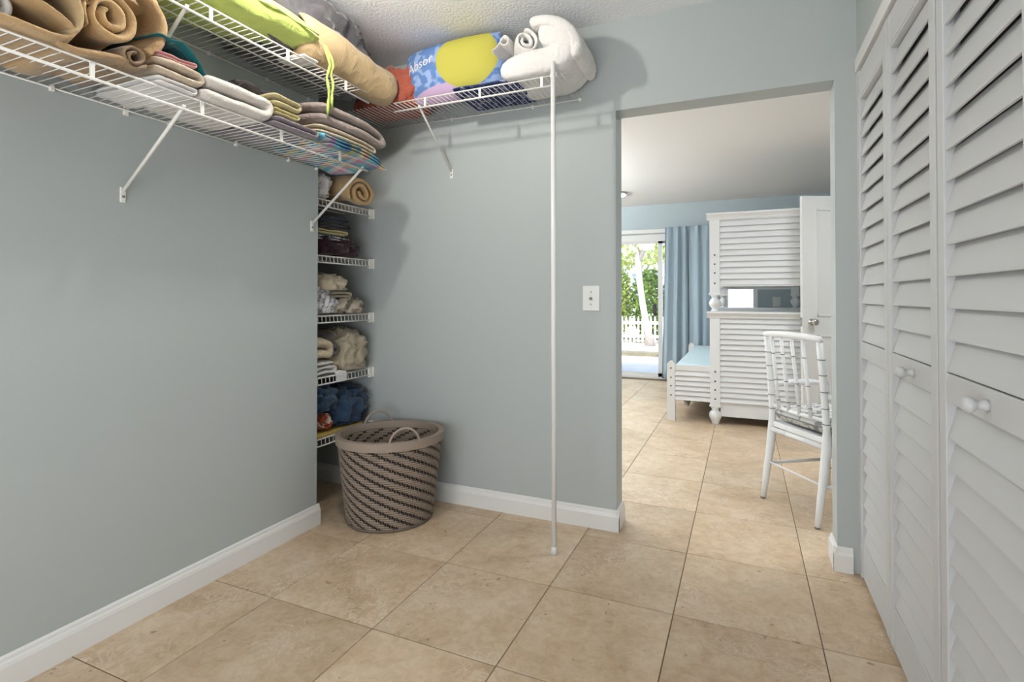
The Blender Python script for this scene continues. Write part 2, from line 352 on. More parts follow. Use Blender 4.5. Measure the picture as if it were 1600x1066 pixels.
# light switch
sw = empty('light_switch', (-.677,YB,1.035), 'white toggle light switch plate beside the doorway', 'light switch')
MB().box((-.719,YB-.006,1.035),(-.635,YB,1.156)).build('plate', PLASTIC, sw, bevel=.003)
MB().lathe([(.0065,0),(.0065,-.012),(.004,-.014)], (-.677,YB-.005,1.094), 14, 'y').build('toggle', SCREW, sw)
for z in (1.066,1.126): MB().lathe([(.003,0),(.003,-.002)], (-.677,YB-.0055,z), 10, 'y').build('screw', SCREW, sw)
# small ceiling fixture above the frame
cf = empty('ceiling_lamp', (BULB[0],BULB[1],ZC), 'bare round bulb in a white ceiling socket above the towels', 'ceiling lamp')
MB().lathe([(.055,0),(.055,-.012),(.03,-.02),(.022,-.030),(.021,-.062)], (BULB[0],BULB[1],ZC), 20).build('socket', TRIM, cf)
MB().lathe([(.004,-.027)]+[(.027*math.cos(a), .027*math.sin(a)) for a in [-PI/2+.25+k*PI/10 for k in range(8)]]+[(.016,.028),(.016,.050)], BULB, 20).build('bulb', emit('warm_bulb', (1,.96,.89,1), 690), cf)
# ------------------------------------------------------------------ cloth generators
def serp(n, w, th, g=1.02):
    """centre line of a cloth folded n times, width w; each layer a little uneven"""
    p = []; r = th*g/2; rnd = random.Random(int(w*1e4)+n); J = [(rnd.uniform(0,.07)*w, rnd.uniform(0,.07)*w) for _ in range(n+1)]
    for i in range(n):
        z = i*th*g; xa, xb = -w/2+r+J[(i+1)//2][0], w/2-r-J[i//2][1]
        xs = [xa+(xb-xa)*k/8 for k in range(9)]; bow = rnd.uniform(-.12,.16)*th
        zs = [z+bow*math.sin(PI*k/8) for k in range(9)]
        if i % 2: xs = xs[::-1]
        p += list(zip(xs, zs))
        if i < n-1:
            sgn = -1 if i % 2 else 1; cx = xb if sgn > 0 else xa
            p += [(cx+sgn*r*math.sin(a), z+r-r*math.cos(a)) for a in (PI*.2, PI*.4, PI*.6, PI*.8)]
    return p
def spiral(r0, r1, turns, sq=1.0, a0=0):
    n = int(turns*18); return [((r0+(r1-r0)*i/n)*math.cos(a0+2*PI*turns*i/n), sq*(r0+(r1-r0)*i/n)*math.sin(a0+2*PI*turns*i/n)) for i in range(n+1)]
def ribbon(path, th, L, O, U, V, nst=10, amp=.006, sc=9, seed=1, warp=None, endr=.55):
    """cloth of thickness th following the 2D path (u,w=z), extruded L along V"""
    U, V, Wd, O = Vector(U), Vector(V), Vector((0,0,1)), Vector(O); n = len(path); m = MB(); P = [Vector((a,b,0)) for a, b in path]
    vs = []; ring = 2*n
    for s in range(nst):
        t = s/(nst-1); e = min(t, 1-t)*(nst-1); k = endr if e < .5 else (.92 if e < 1.5 else 1)
        v = -L/2+L*t
        lt, rt = [], []
        for i in range(n):
            d = (P[min(i+1,n-1)]-P[max(i-1,0)]); d = d.normalized() if d.length > 1e-9 else Vector((1,0,0)); nn = Vector((-d.y, d.x, 0))
            h = th/2*k*(.75 if i in (0, n-1) else 1)
            lt.append(P[i]+nn*h); rt.append(P[i]-nn*h)
        vs += [O+U*q.x+Wd*q.y+V*v for q in lt+rt[::-1]]
    fs = []
    for s in range(nst-1):
        for i in range(ring): fs.append((s*ring+i, s*ring+(i+1)%ring, (s+1)*ring+(i+1)%ring, (s+1)*ring+i))
    for b in (0, (nst-1)*ring):
        for i in range(n-1): fs.append((b+i, b+i+1, b+ring-2-i, b+ring-1-i))
    m.add(vs, fs, True)
    if warp: m.warp(warp)
    m.noise(amp, sc, seed)
    m.noise(amp*.7, sc*2.3, seed+9)
    m.noise(amp*.4, sc*5.1, seed+5)
    return m
def crumple(c, size, seed=1, amp=.25, fq=3.0, n=44, flat=True, stretch=(1,1,1), power=.75, creases=3):
    """a heap of cloth: superellipsoid with ridged folds; flat underside at c.z"""
    c = Vector(c); sx, sy, sz = size; m = MB(); vs = []; nu, nv = n, n//2
    so = Vector((seed*7.31, seed*3.17, seed*1.73))
    pw = lambda v, p: math.copysign(abs(v)**p, v)
    for j in range(nv+1):
        ph = -PI/2+PI*j/nv
        for i in range(nu):
            th = 2*PI*i/nu
            d = Vector((pw(math.cos(th),power)*pw(math.cos(ph),power), pw(math.sin(th),power)*pw(math.cos(ph),power), pw(math.sin(ph),power)))
            q = Vector((d.x*sx*stretch[0], d.y*sy*stretch[1], d.z*sz*stretch[2]))/max(sx,sy,sz)*fq+so
            q = q+noise.noise_vector(q*.7)*.6
            r = 0; a = 1
            for o in range(creases): r += a*(1-2*abs(noise.noise(q*(1.9**o)))); a *= .55
            k = 1+amp*(r-.75)*.8
            p = Vector((d.x*sx*k, d.y*sy*k, d.z*sz*k))
            vs.append(p)
    if flat:
        for p in vs:
            if p.z < -sz*.55: p.z = -sz*.55-.15*(abs(p.z)-sz*.55)
        zmin = min(p.z for p in vs)
        vs = [Vector((p.x,p.y,p.z-zmin)) for p in vs]
    fs = [(j*nu+i, j*nu+(i+1)%nu, (j+1)*nu+(i+1)%nu, (j+1)*nu+i) for j in range(nv) for i in range(nu)]
    m.add([c+v for v in vs], fs, True)
    return m
def pillow(w, h, t, n=26, exp=.5):
    """local pillow: x width, z height, y thickness (front is -y)"""
    m = MB(); vs = []; idx = {}
    def dep(u, v): return t/2*(max(0,1-abs(u)**2.6)*max(0,1-abs(v)**2.6))**exp
    for sgn in (-1, 1):
        for j in range(n+1):
            for i in range(n+1):
                u, v = -1+2*i/n, -1+2*j/n
                x = u*w/2*(1-.07*(1-abs(v)**2)*0-.06*(v*v)*abs(u)); z = v*h/2*(1-.08*(u*u)*abs(v))
                vs.append((x, sgn*dep(u,v), z))
    k = (n+1)**2; fs = []
    for s in (0, 1):
        for j in range(n):
            for i in range(n): a = s*k+j*(n+1)+i; fs.append((a,a+1,a+n+2,a+n+1))
    m.add(vs, fs, True)
    return m, dep
YX = ((0,1,0),(1,0,0))     # fold profile runs along Y, cloth depth along X
XY = ((1,0,0),(0,1,0))
def towel(name, label, mt, y0, y1, z0, layers, th, x0=-1.914, x1=-1.60, seed=1, amp=.006, warp=None, group=None, cat='towel', skew=0):
    p = serp(layers, y1-y0, th); yc, xc = (y0+y1)/2, (x0+x1)/2
    m = ribbon(p, th*.98, x1-x0, (xc, yc, z0+th/2), *YX, nst=12, amp=amp, seed=seed, warp=warp)
    return tag(m.build(name, mt, origin=(xc,yc,z0), subsurf=1), label, cat, group)
# --- colours of cloth
TAN = cloth('tan_fleece', (190,158,114), .6, 260, .14)
TANP = cloth('pale_tan_fleece', (188,162,122), .6, 260, .1)
TAN2 = cloth('tan_fleece_dark', (172,142,104), .6, 260, .14)
BROWN = cloth('brown_fleece', (140,116,90), .6, 260, .14)
BEIGE = cloth('beige_terry', (190,174,154), .7, 220)
CREAM = cloth('cream_cotton', (206,190,164), .5, 240)
WHITE = cloth('white_cotton', (222,218,214), .5, 200, .05)
PALE = cloth('pale_terry', (214,206,198), .9, 240, .06)
TEAL = cloth('teal_jersey', (18,98,102), .4, 240)
PINK = cloth('pink_cotton', (214,160,158), .4, 240)
BLACK = cloth('black_cotton', (44,36,34), .5, 240)
OLIVE = cloth('olive_cotton', (176,164,124), .5, 240)
YELL = cloth('pale_yellow_terry', (206,194,138), .6, 240)
LILAC = cloth('grey_lilac_terry', (132,122,128), .9, 220)
MAUVE = cloth('mauve_grey_plush', (150,136,128), .9, 200)
LIME = cloth('lime_cotton', (176,190,98), .4, 220, .05)
GREYC = cloth('charcoal_satin', (84,81,86), .2, 60, .2, 7, rough=.45, wr=12)
RUST = cloth('rust_cotton', (160,84,66), .4, 120, .12)
KHAKI = cloth('khaki_twill', (176,164,142), .4, 260)
DGREY = cloth('dark_grey_twill', (92,88,86), .4, 260)
BLUE = cloth('denim_blue', (48,68,92), .4, 260, .2)
NAVY = cloth('navy_cotton', (40,44,62), .4, 260)
PLUM = cloth('plum_black', (40,28,32), .5, 240, .4, 14, rgb2=(72,36,48))
PLAID = checks('multicolour_plaid', [(92,146,172),(120,176,190),(198,130,152),(222,206,198),(112,166,184),(190,182,104),(70,112,148)], 5.5)
WPLAID = checks('white_grey_plaid', [(222,220,220),(214,212,214),(110,110,122),(222,220,220),(216,214,214),(150,150,158)], 22)
FLORAL = blotch('rust_floral', (160,78,54), (218,198,182), 34)
SPECK = blotch('white_black_print', (206,204,208), (70,68,78), 40)
STRIPE = checks('beige_black_stripe', [(200,188,170),(196,182,164),(60,54,52),(200,188,172)], 14, .9)
NAVYP = blotch('navy_print', (52,62,96), (150,150,178), 38, .54, .6)
# --- lower left shelf, near to far
SZ0 = LZ+.005
tag(ribbon(spiral(.012,.045,1.6), .022, .26, (-1.75,.62,SZ0+.055), *YX, seed=3).build('towel', WHITE, origin=(-1.75,.62,SZ0), subsurf=1), 'pale grey rolled cloth at the far left end of the lower shelf', 'cloth', None)
tag(ribbon([(-.10,.0),(-.02,.0),(.06,.0),(.095,.012),(.10,.035),(.07,.058),(.02,.075),(-.06,.085),(-.1,.09)], .026, .34, (-1.745,.66,SZ0+.016), *YX, seed=4, amp=.010, sc=7).build('blanket', TAN, origin=(-1.75,.66,SZ0), subsurf=1), 'tan fleece blanket folded into a loop at shelf front, leftmost', 'blanket')
tag(crumple((-1.76,.66,SZ0+.125), (.17,.125,.085), seed=5, amp=.55, fq=3.4, n=64, stretch=(.5,1,1)).build('blanket', TAN, origin=(-1.76,.65,SZ0+.125), smooth=True), 'bulging tan fleece blanket heaped above the looped tan blanket', 'blanket')
tag(ribbon([(x, .012*math.sin(x*30)) for x in [-.09+.02*i for i in range(10)]], .03, .32, (-1.75,.82,SZ0+.020), *YX, seed=6, amp=.010, sc=8).build('blanket', TAN2, origin=(-1.75,.82,SZ0), subsurf=1), 'flat tan blanket layer under the spiral tan roll', 'blanket')
tag(ribbon(spiral(.014,.072,2.3,1.0,2.0), .026, .33, (-1.745,.842,SZ0+.128), *YX, seed=7, amp=.012, sc=8).build('blanket', TAN, origin=(-1.745,.842,SZ0+.05), subsurf=1), 'tan fleece blanket rolled in a spiral, its end facing out', 'blanket')
tag(ribbon([(-.075,.03),(-.06,.08),(-.02,.105),(.03,.10),(.065,.065),(.075,.01),(.06,-.05),(.03,-.085)], .042, .30, (-1.765,.925,SZ0+.155), *YX, seed=8, amp=.010, sc=8).build('blanket', TAN2, origin=(-1.765,.925,SZ0), subsurf=1), 'tan fleece blanket arched over right of the spiral roll', 'blanket')
tag(ribbon(spiral(.01,.036,1.8,1,1), .017, .30, (-1.745,.905,SZ0+.048), *YX, seed=9, amp=.007, sc=14).build('towel', BROWN, origin=(-1.745,.905,SZ0), subsurf=1), 'small brown crinkled towel roll under the tan blankets', 'towel')
tag(ribbon([(-.055,.075),(-.02,.07),(.015,.05),(.045,.01),(.06,-.04),(.05,-.075),(.035,-.085)], .024, .34, (-1.74,.715,SZ0+.125), *YX, seed=60, amp=.012, sc=9).build('blanket', TANP, origin=(-1.74,.715,SZ0+.04), subsurf=1), 'pale tan blanket fold hanging over the shelf front beside the loop', 'blanket')
tag(crumple((-1.77,.90,SZ0+.215), (.13,.12,.05), seed=61, amp=.22, fq=2.4, n=48).build('blanket', TAN, origin=(-1.77,.90,SZ0+.215), smooth=True), 'crumpled tan blanket on top of the spiral roll', 'blanket')
towel('towel', 'flat white towel under the beige and teal cloths', WHITE, .955, 1.10, SZ0, 2, .014, seed=10)
towel('towel', 'beige folded towel beneath the pink and teal cloths', BEIGE, .945, 1.118, SZ0+.032, 2, .026, seed=11, amp=.008)
towel('garment', 'pink folded garment between beige towel and teal cloth', PINK, .965, 1.09, SZ0+.086, 2, .009, seed=12, amp=.006, cat='garment')
tag(ribbon([(-.085,.022),(-.06,.036),(-.03,.022),(.0,.038),(.03,.012),(.06,-.018),(.085,-.052)], .013, .26, (-1.735,1.045,SZ0+.124), *YX, seed=13, amp=.006).build('garment', TEAL, origin=(-1.735,1.045,SZ0+.08), subsurf=1), 'dark teal garment draped over the pink and beige stack', 'garment')
towel('towel', 'thick pale fluffy folded towel in the middle of lower shelf', PALE, 1.078, 1.362, SZ0, 2, .046, x1=-1.585, seed=14, amp=.006)
towel('towel', 'grey-lilac towel at the bottom of the olive stack', LILAC, 1.35, 1.575, SZ0, 2, .022, x1=-1.585, seed=15, amp=.006)
towel('towel', 'thin pale yellow towel under the olive folded cloth', YELL, 1.36, 1.49, SZ0+.048, 2, .012, x1=-1.59, seed=16, amp=.005)
towel('towel', 'olive folded cloth on top of the yellow and lilac towels', OLIVE, 1.355, 1.495, SZ0+.076, 2, .024, x1=-1.59, seed=17, amp=.006)
tag(crumple((-1.80,1.44,SZ0+.128), (.08,.13,.035), seed=18, amp=.3, fq=2, n=36).build('garment', BLACK, origin=(-1.8,1.44,SZ0+.128), smooth=True), 'black garment lying behind and above the olive cloth', 'garment')
def droop(v): return (v.x, v.y, v.z-.9*max(0, v.y-1.80)**2-.25*max(0,v.x+1.62))
towel('blanket', 'multicolour plaid blanket hanging off the far shelf end', PLAID, 1.585, 1.985, SZ0, 3, .014, x1=-1.57, seed=19, amp=.008, warp=droop, cat='blanket')
towel('towel', 'cream folded towel between plaid blanket and mauve blanket', CREAM, 1.57, 1.945, SZ0+.046, 2, .020, x1=-1.585, seed=20, amp=.006, warp=droop)
towel('blanket', 'plush mauve-grey folded blanket on top of the plaid stack', MAUVE, 1.545, 1.975, SZ0+.090, 2, .046, x1=-1.575, seed=21, amp=.009, warp=droop, cat='blanket')
# --- upper left shelf
UZ0 = UZ+.006
root = empty('seat_cushion', (-1.735,1.27,UZ0), 'lime green seat cushion with hanging ties on the upper shelf', 'cushion')
m, _ = pillow(.70, .34, .135, 26, .42)
m.warp(lambda v: (v.z-1.735-.0, v.x+1.245, v.y+UZ0+.085+.012*math.sin(v.x*9))); m.noise(.008, 8, 3); m.build('cover', LIME, root, smooth=True)
MB().tube([(-1.566+.006*math.sin(k*1.1), .92+.033*k, UZ0+.085+.012*math.sin((k*.033-.33)*9)) for k in range(20)], .0035, 6).build('piping', LIME, root)
for q, (dx, L) in enumerate(((.0,.235),(.022,.20))):
    MB().tube([(-1.572,1.585+dx*.4,UZ0+.07),(-1.562,1.60+dx,UZ0+.02)]+[(-1.562+.004*math.sin(k*1.7+q), 1.60+dx+.006*math.sin(k*1.3+q), UZ0+.02-L*k/9) for k in range(1,10)], [.005,.006]+[.0055+.0015*math.sin(k*2.2) for k in range(9)], 6).build('tie', LIME, root)
tag(crumple((-1.775,1.64,UZ0+.01), (.125,.33,.20), seed=23, amp=.42, fq=3.4, n=72, stretch=(1,.6,1)).build('comforter', GREYC, origin=(-1.79,1.66,UZ0), smooth=True), 'dark grey satiny comforter heaped up to the ceiling behind lime cushion', 'comforter')
def rollwarp(v): return (v.x+.05*max(0,v.y-1.85), v.y, v.z-.06*max(0,v.y-1.75)*1.2)
tag(ribbon(spiral(.02,.082,2.0,1.0,1.2), .034, .56, (-1.675,1.80,UZ0+.105), (1,0,0), (0,1,0), nst=18, amp=.013, sc=7, seed=24, warp=rollwarp).build('blanket', TANP, origin=(-1.675,1.8,UZ0), subsurf=1), 'long tan blanket roll sticking out past the upper shelf end', 'blanket')
towel('towel', 'white cloth edge under the lime cushion ties', WHITE, 1.50, 1.60, UZ0, 1, .014, x0=-1.75, x1=-1.60, seed=25)
# --- back shelf
BZ0 = BZ+.006
tag(crumple((-1.715,2.225,BZ0), (.20,.125,.135), seed=26, amp=.24, fq=2.6, n=64, stretch=(1,.7,1)).build('comforter', RUST, origin=(-1.715,2.225,BZ0), smooth=True), 'rust red comforter stuffed into the corner of back shelf', 'comforter')
def pillow_mat():
    m = bpy.data.materials.new('printed_pillow'); m.use_nodes = True; t = m.node_tree; p = t.nodes['Principled BSDF']; L = t.links.new; N = t.nodes.new
    p.inputs['Roughness'].default_value = .85; p.inputs['Specular IOR Level'].default_value = .2
    tc = N('ShaderNodeTexCoord'); n = N('ShaderNodeTexNoise'); n.inputs['Scale'].default_value = 26; n.inputs['Detail'].default_value = 1; L(tc.outputs['Object'], n.inputs[0])
    r = N('ShaderNodeValToRGB'); r.color_ramp.elements[0].position = .48; r.color_ramp.elements[0].color = srgb(92,124,176); r.color_ramp.elements[1].position = .58; r.color_ramp.elements[1].color = srgb(142,164,204); L(n.outputs['Fac'], r.inputs[0])
    def blob(loc, sx, sz, rot=0, shape='SPHERICAL'):
        mp = N('ShaderNodeMapping'); mp.vector_type = 'TEXTURE'; mp.inputs['Location'].default_value = loc; mp.inputs['Rotation'].default_value = (0,rot,0); mp.inputs['Scale'].default_value = (sx, 9, sz)
        L(tc.outputs['Object'], mp.inputs[0]); g = N('ShaderNodeTexGradient'); g.gradient_type = shape; L(mp.outputs[0], g.inputs[0])
        s = N('ShaderNodeValToRGB'); s.color_ramp.elements[0].position = .02; s.color_ramp.elements[1].position = .05; L(g.outputs['Fac'], s.inputs[0]); return s.outputs[0]
    col = r.outputs[0]
    for msk, c in ((blob((-.02,0,-.20), .30, .13), (186,160,190)), (blob((.105,0,.03), .165, .150, .12), (178,172,78))):
        mx = N('ShaderNodeMixRGB'); L(msk, mx.inputs[0]); L(col, mx.inputs[1]); mx.inputs[2].default_value = srgb(*c); col = mx.outputs[0]
    L(col, p.inputs['Base Color']); return m
pr = empty('pillow', (-1.33,2.20,BZ0), 'blue pillow with a yellow patch and white lettering on back shelf', 'pillow')
PW, PH, PT = .56, .30, .17
m, dep = pillow(PW, PH, PT, 26, .5)
cv = m.build('cover', pillow_mat(), pr, local=True, smooth=True)
TILT = .06
cv.location = (.0, .0, .153); cv.rotation_euler = (TILT, -.05, 0)
fc = bpy.data.curves.new('lettering', 'FONT'); fc.body = 'Absor'; fc.size = .066; fc.resolution_u = 3
fo = bpy.data.objects.new('lettering', fc); me = bpy.data.meshes.new_from_object(fo); bpy.data.objects.remove(fo)
mb = MB(); mb.add([(v.co.x, v.co.y, 0) for v in me.vertices], [tuple(p.vertices) for p in me.polygons])
def onp(v):
    x, z = v.x-.235, v.y+.012+.16*v.x; u, w = x/(PW/2), z/(PH/2)
    return (x, -dep(u, w)-.0022, z)
mb.warp(onp); lt = mb.build('lettering', WHITE, cv, local=True); lt.parent = cv
m, _ = pillow(.34, .26, .09, 20, .5)
m.warp(lambda v: (v.x-1.10, v.y*.6+2.335, v.z+BZ0+.132)); tag(m.build('pillow', NAVY, origin=(-1.10,2.315,BZ0), smooth=True), 'dark navy pillow standing behind the blue printed pillow', 'pillow')
p = serp(2, .40, .018)
tag(ribbon(p, .0175, .26, (-1.13,2.235,BZ0+.009), *XY, seed=30, amp=.003).build('blanket', NAVYP, origin=(-1.13,2.235,BZ0), subsurf=1), 'navy printed blanket lying flat between pillow and white comforter', 'blanket')
cm = [(-.21,-.082),(-.15,-.078),(-.08,-.074),(.0,-.072),(.05,-.066),(.088,-.045),(.105,-.005),(.10,.02),(.07,.043),(.03,.052),(-.02,.056)]
wc = ribbon(cm, .128, .29, (-.815,2.22,BZ0+.146), *XY, nst=18, seed=31, amp=.014, sc=7, endr=.72)
fp = ribbon([(-.052,.125),(-.02,.124),(.03,.118),(.08,.098),(.122,.065),(.150,.020),(.160,-.03),(.150,-.07)], .058, .30, (-.822,2.22,BZ0+.132), *XY, nst=18, seed=34, amp=.010, sc=7, endr=.7)
wc.add(fp.v, fp.f, True)
tag(wc.build('comforter', WHITE, origin=(-.79,2.215,BZ0), subsurf=1), 'big white comforter folded over itself at the shelf end by the pole', 'comforter')
tag(ribbon(spiral(.012,.055,1.9,1,2.4), .022, .24, (-.945,2.19,BZ0+.175), (.9,.43,0), (-.43,.9,0), seed=32, amp=.009, sc=11).build('towel', WHITE, origin=(-.945,2.19,BZ0+.12), subsurf=1), 'white rolled sheet tucked left of the white comforter', 'sheet')
tag(ribbon(spiral(.016,.024,1.2,1.0,.5)+[(-.035,-.03),(-.07,-.035)], .011, .16, (-1.005,2.17,BZ0+.20), *XY, seed=33, amp=.004).build('towel', WHITE, origin=(-1.005,2.22,BZ0+.1), subsurf=1), 'thin white cloth curled in a loop beside the printed pillow', 'cloth')
# --- niche shelves
def nz(i): return TZ[i]+.007
def garment(name, label, mt, y0, y1, z0, h, seed, x0=-2.34, x1=-1.985, layers=2, amp=.008, cat='garment', warp=None):
    th = h/layers/1.02
    p = serp(layers, y1-y0, th); return tag(ribbon(p, th*.97, x1-x0, ((x0+x1)/2,(y0+y1)/2,z0+th/2), *YX, nst=10, amp=amp, sc=12, seed=seed, warp=warp).build(name, mt, origin=((x0+x1)/2,(y0+y1)/2,z0), subsurf=1), label, cat)
def heap(name, label, mt, y0, y1, z0, h, seed, x0=-2.3, x1=-1.975, amp=.35, fq=3, cat='garment', n=48):
    c = ((x0+x1)/2, (y0+y1)/2, z0); m = crumple(c, ((x1-x0)/2, (y1-y0)/2, h/1.58), seed=seed, amp=amp, fq=fq, n=n)
    return tag(m.build(name, mt, origin=c, smooth=True), label, cat)
tag(ribbon(spiral(.012,.082,2.2,.9,2.6), .030, .42, (-2.05,2.195,nz(0)+.088), (.25,.97,0), (.97,-.25,0), nst=14, amp=.012, sc=8, seed=40, warp=lambda v: (v.x, v.y, v.z-.35*max(0,v.x+1.99))).build('towel', TAN, origin=(-2.05,2.195,nz(0)), subsurf=1), 'tan rolled towel poking out of the topmost niche shelf', 'towel')
heap('garment', 'white crumpled cloth left of the tan rolled towel in niche', WHITE, 1.93, 2.06, nz(0), .13, 41)
heap('garment', 'plum and black garment heap on the niche shelf', PLUM, 1.955, 2.285, nz(1), .10, 42, amp=.4, fq=4)
garment('garment', 'white and black printed garment above the plum heap', SPECK, 1.95, 2.21, nz(1)+.075, .032, 43, layers=2)
garment('garment', 'pale yellow folded garment under the black clothes', YELL, 1.95, 2.20, nz(1)+.110, .030, 44, layers=2)
garment('garment', 'black folded garment just above the pale yellow garment', BLACK, 1.95, 2.215, nz(1)+.142, .030, 45, layers=2)
garment('garment', 'black folded garment at top of the black pile in niche', NAVY, 1.95, 2.20, nz(1)+.174, .036, 46, layers=2)
heap('shirt', 'white and grey plaid shirt crumpled on the niche shelf', WPLAID, 1.93, 2.10, nz(2), .13, 47, amp=.4, cat='shirt')
heap('garment', 'beige and black striped garment beside the plaid shirt', STRIPE, 2.08, 2.31, nz(2), .085, 48, amp=.4)
garment('garment', 'folded taupe garment over the striped garment', KHAKI, 2.05, 2.22, nz(2)+.082, .04, 49, layers=2)
heap('garment', 'cream crumpled garment on top of the plaid shirt', CREAM, 1.99, 2.20, nz(2)+.122, .085, 50, amp=.3)
heap('garment', 'navy garment behind the cream garment in niche', NAVY, 1.92, 2.02, nz(2)+.135, .085, 51, x1=-2.04)
garment('garment', 'white folded garment on shelf beside khaki trousers', WHITE, 1.93, 2.11, nz(3), .075, 52, layers=3)
garment('garment', 'tan folded garment stacked on the white garment', CREAM, 1.93, 2.085, nz(3)+.080, .11, 53, layers=2, amp=.012)
garment('garment', 'dark grey garment standing between tan garment and khaki trousers', DGREY, 2.065, 2.14, nz(3)+.078, .13, 54, layers=3, x1=-2.0)
heap('trousers', 'big heap of khaki trousers at the right of niche shelf', KHAKI, 2.115, 2.36, nz(3), .205, 55, x1=-1.965, amp=.3, cat='trousers', n=56)
tag(ribbon([(-.045,.004),(.0,.006),(.045,.002)], .008, .10, (-1.985,2.125,nz(3)+.006), *YX, seed=56, amp=.004, warp=lambda v: (min(v.x,-1.972), v.y, v.z-max(0,v.x+1.978)*1.3)).build('garment', WHITE, origin=(-1.985,2.125,nz(3)), subsurf=1), 'white cloth corner hanging over the front lip of niche shelf', 'cloth')
tag(MB().box((-2.36,1.93,nz(4)-.002),(-1.985,2.30,nz(4)+.016)).build('board', mat('yellow_board', srgb(196,168,92), .6), origin=(-2.17,2.1,nz(4)), bevel=.004), 'yellow flat board on the lowest niche shelf', 'board')
tag(ribbon(spiral(.01,.046,1.8,.95,1), .026, .32, (-2.15,2.045,nz(4)+.074), *YX, seed=57, amp=.007).build('towel', FLORAL, origin=(-2.15,2.045,nz(4)+.02), subsurf=1), 'rust red and white floral rolled cloth on the lowest niche shelf', 'cloth')
heap('garment', 'heap of denim blue clothes at right of lowest niche shelf', BLUE, 2.09, 2.365, nz(4)+.018, .19, 58, amp=.34, n=56, x0=-2.34)
heap('garment', 'blue garment lying on top of the floral roll', BLUE, 1.925, 2.12, nz(4)+.125, .125, 59, amp=.4, fq=3.5)
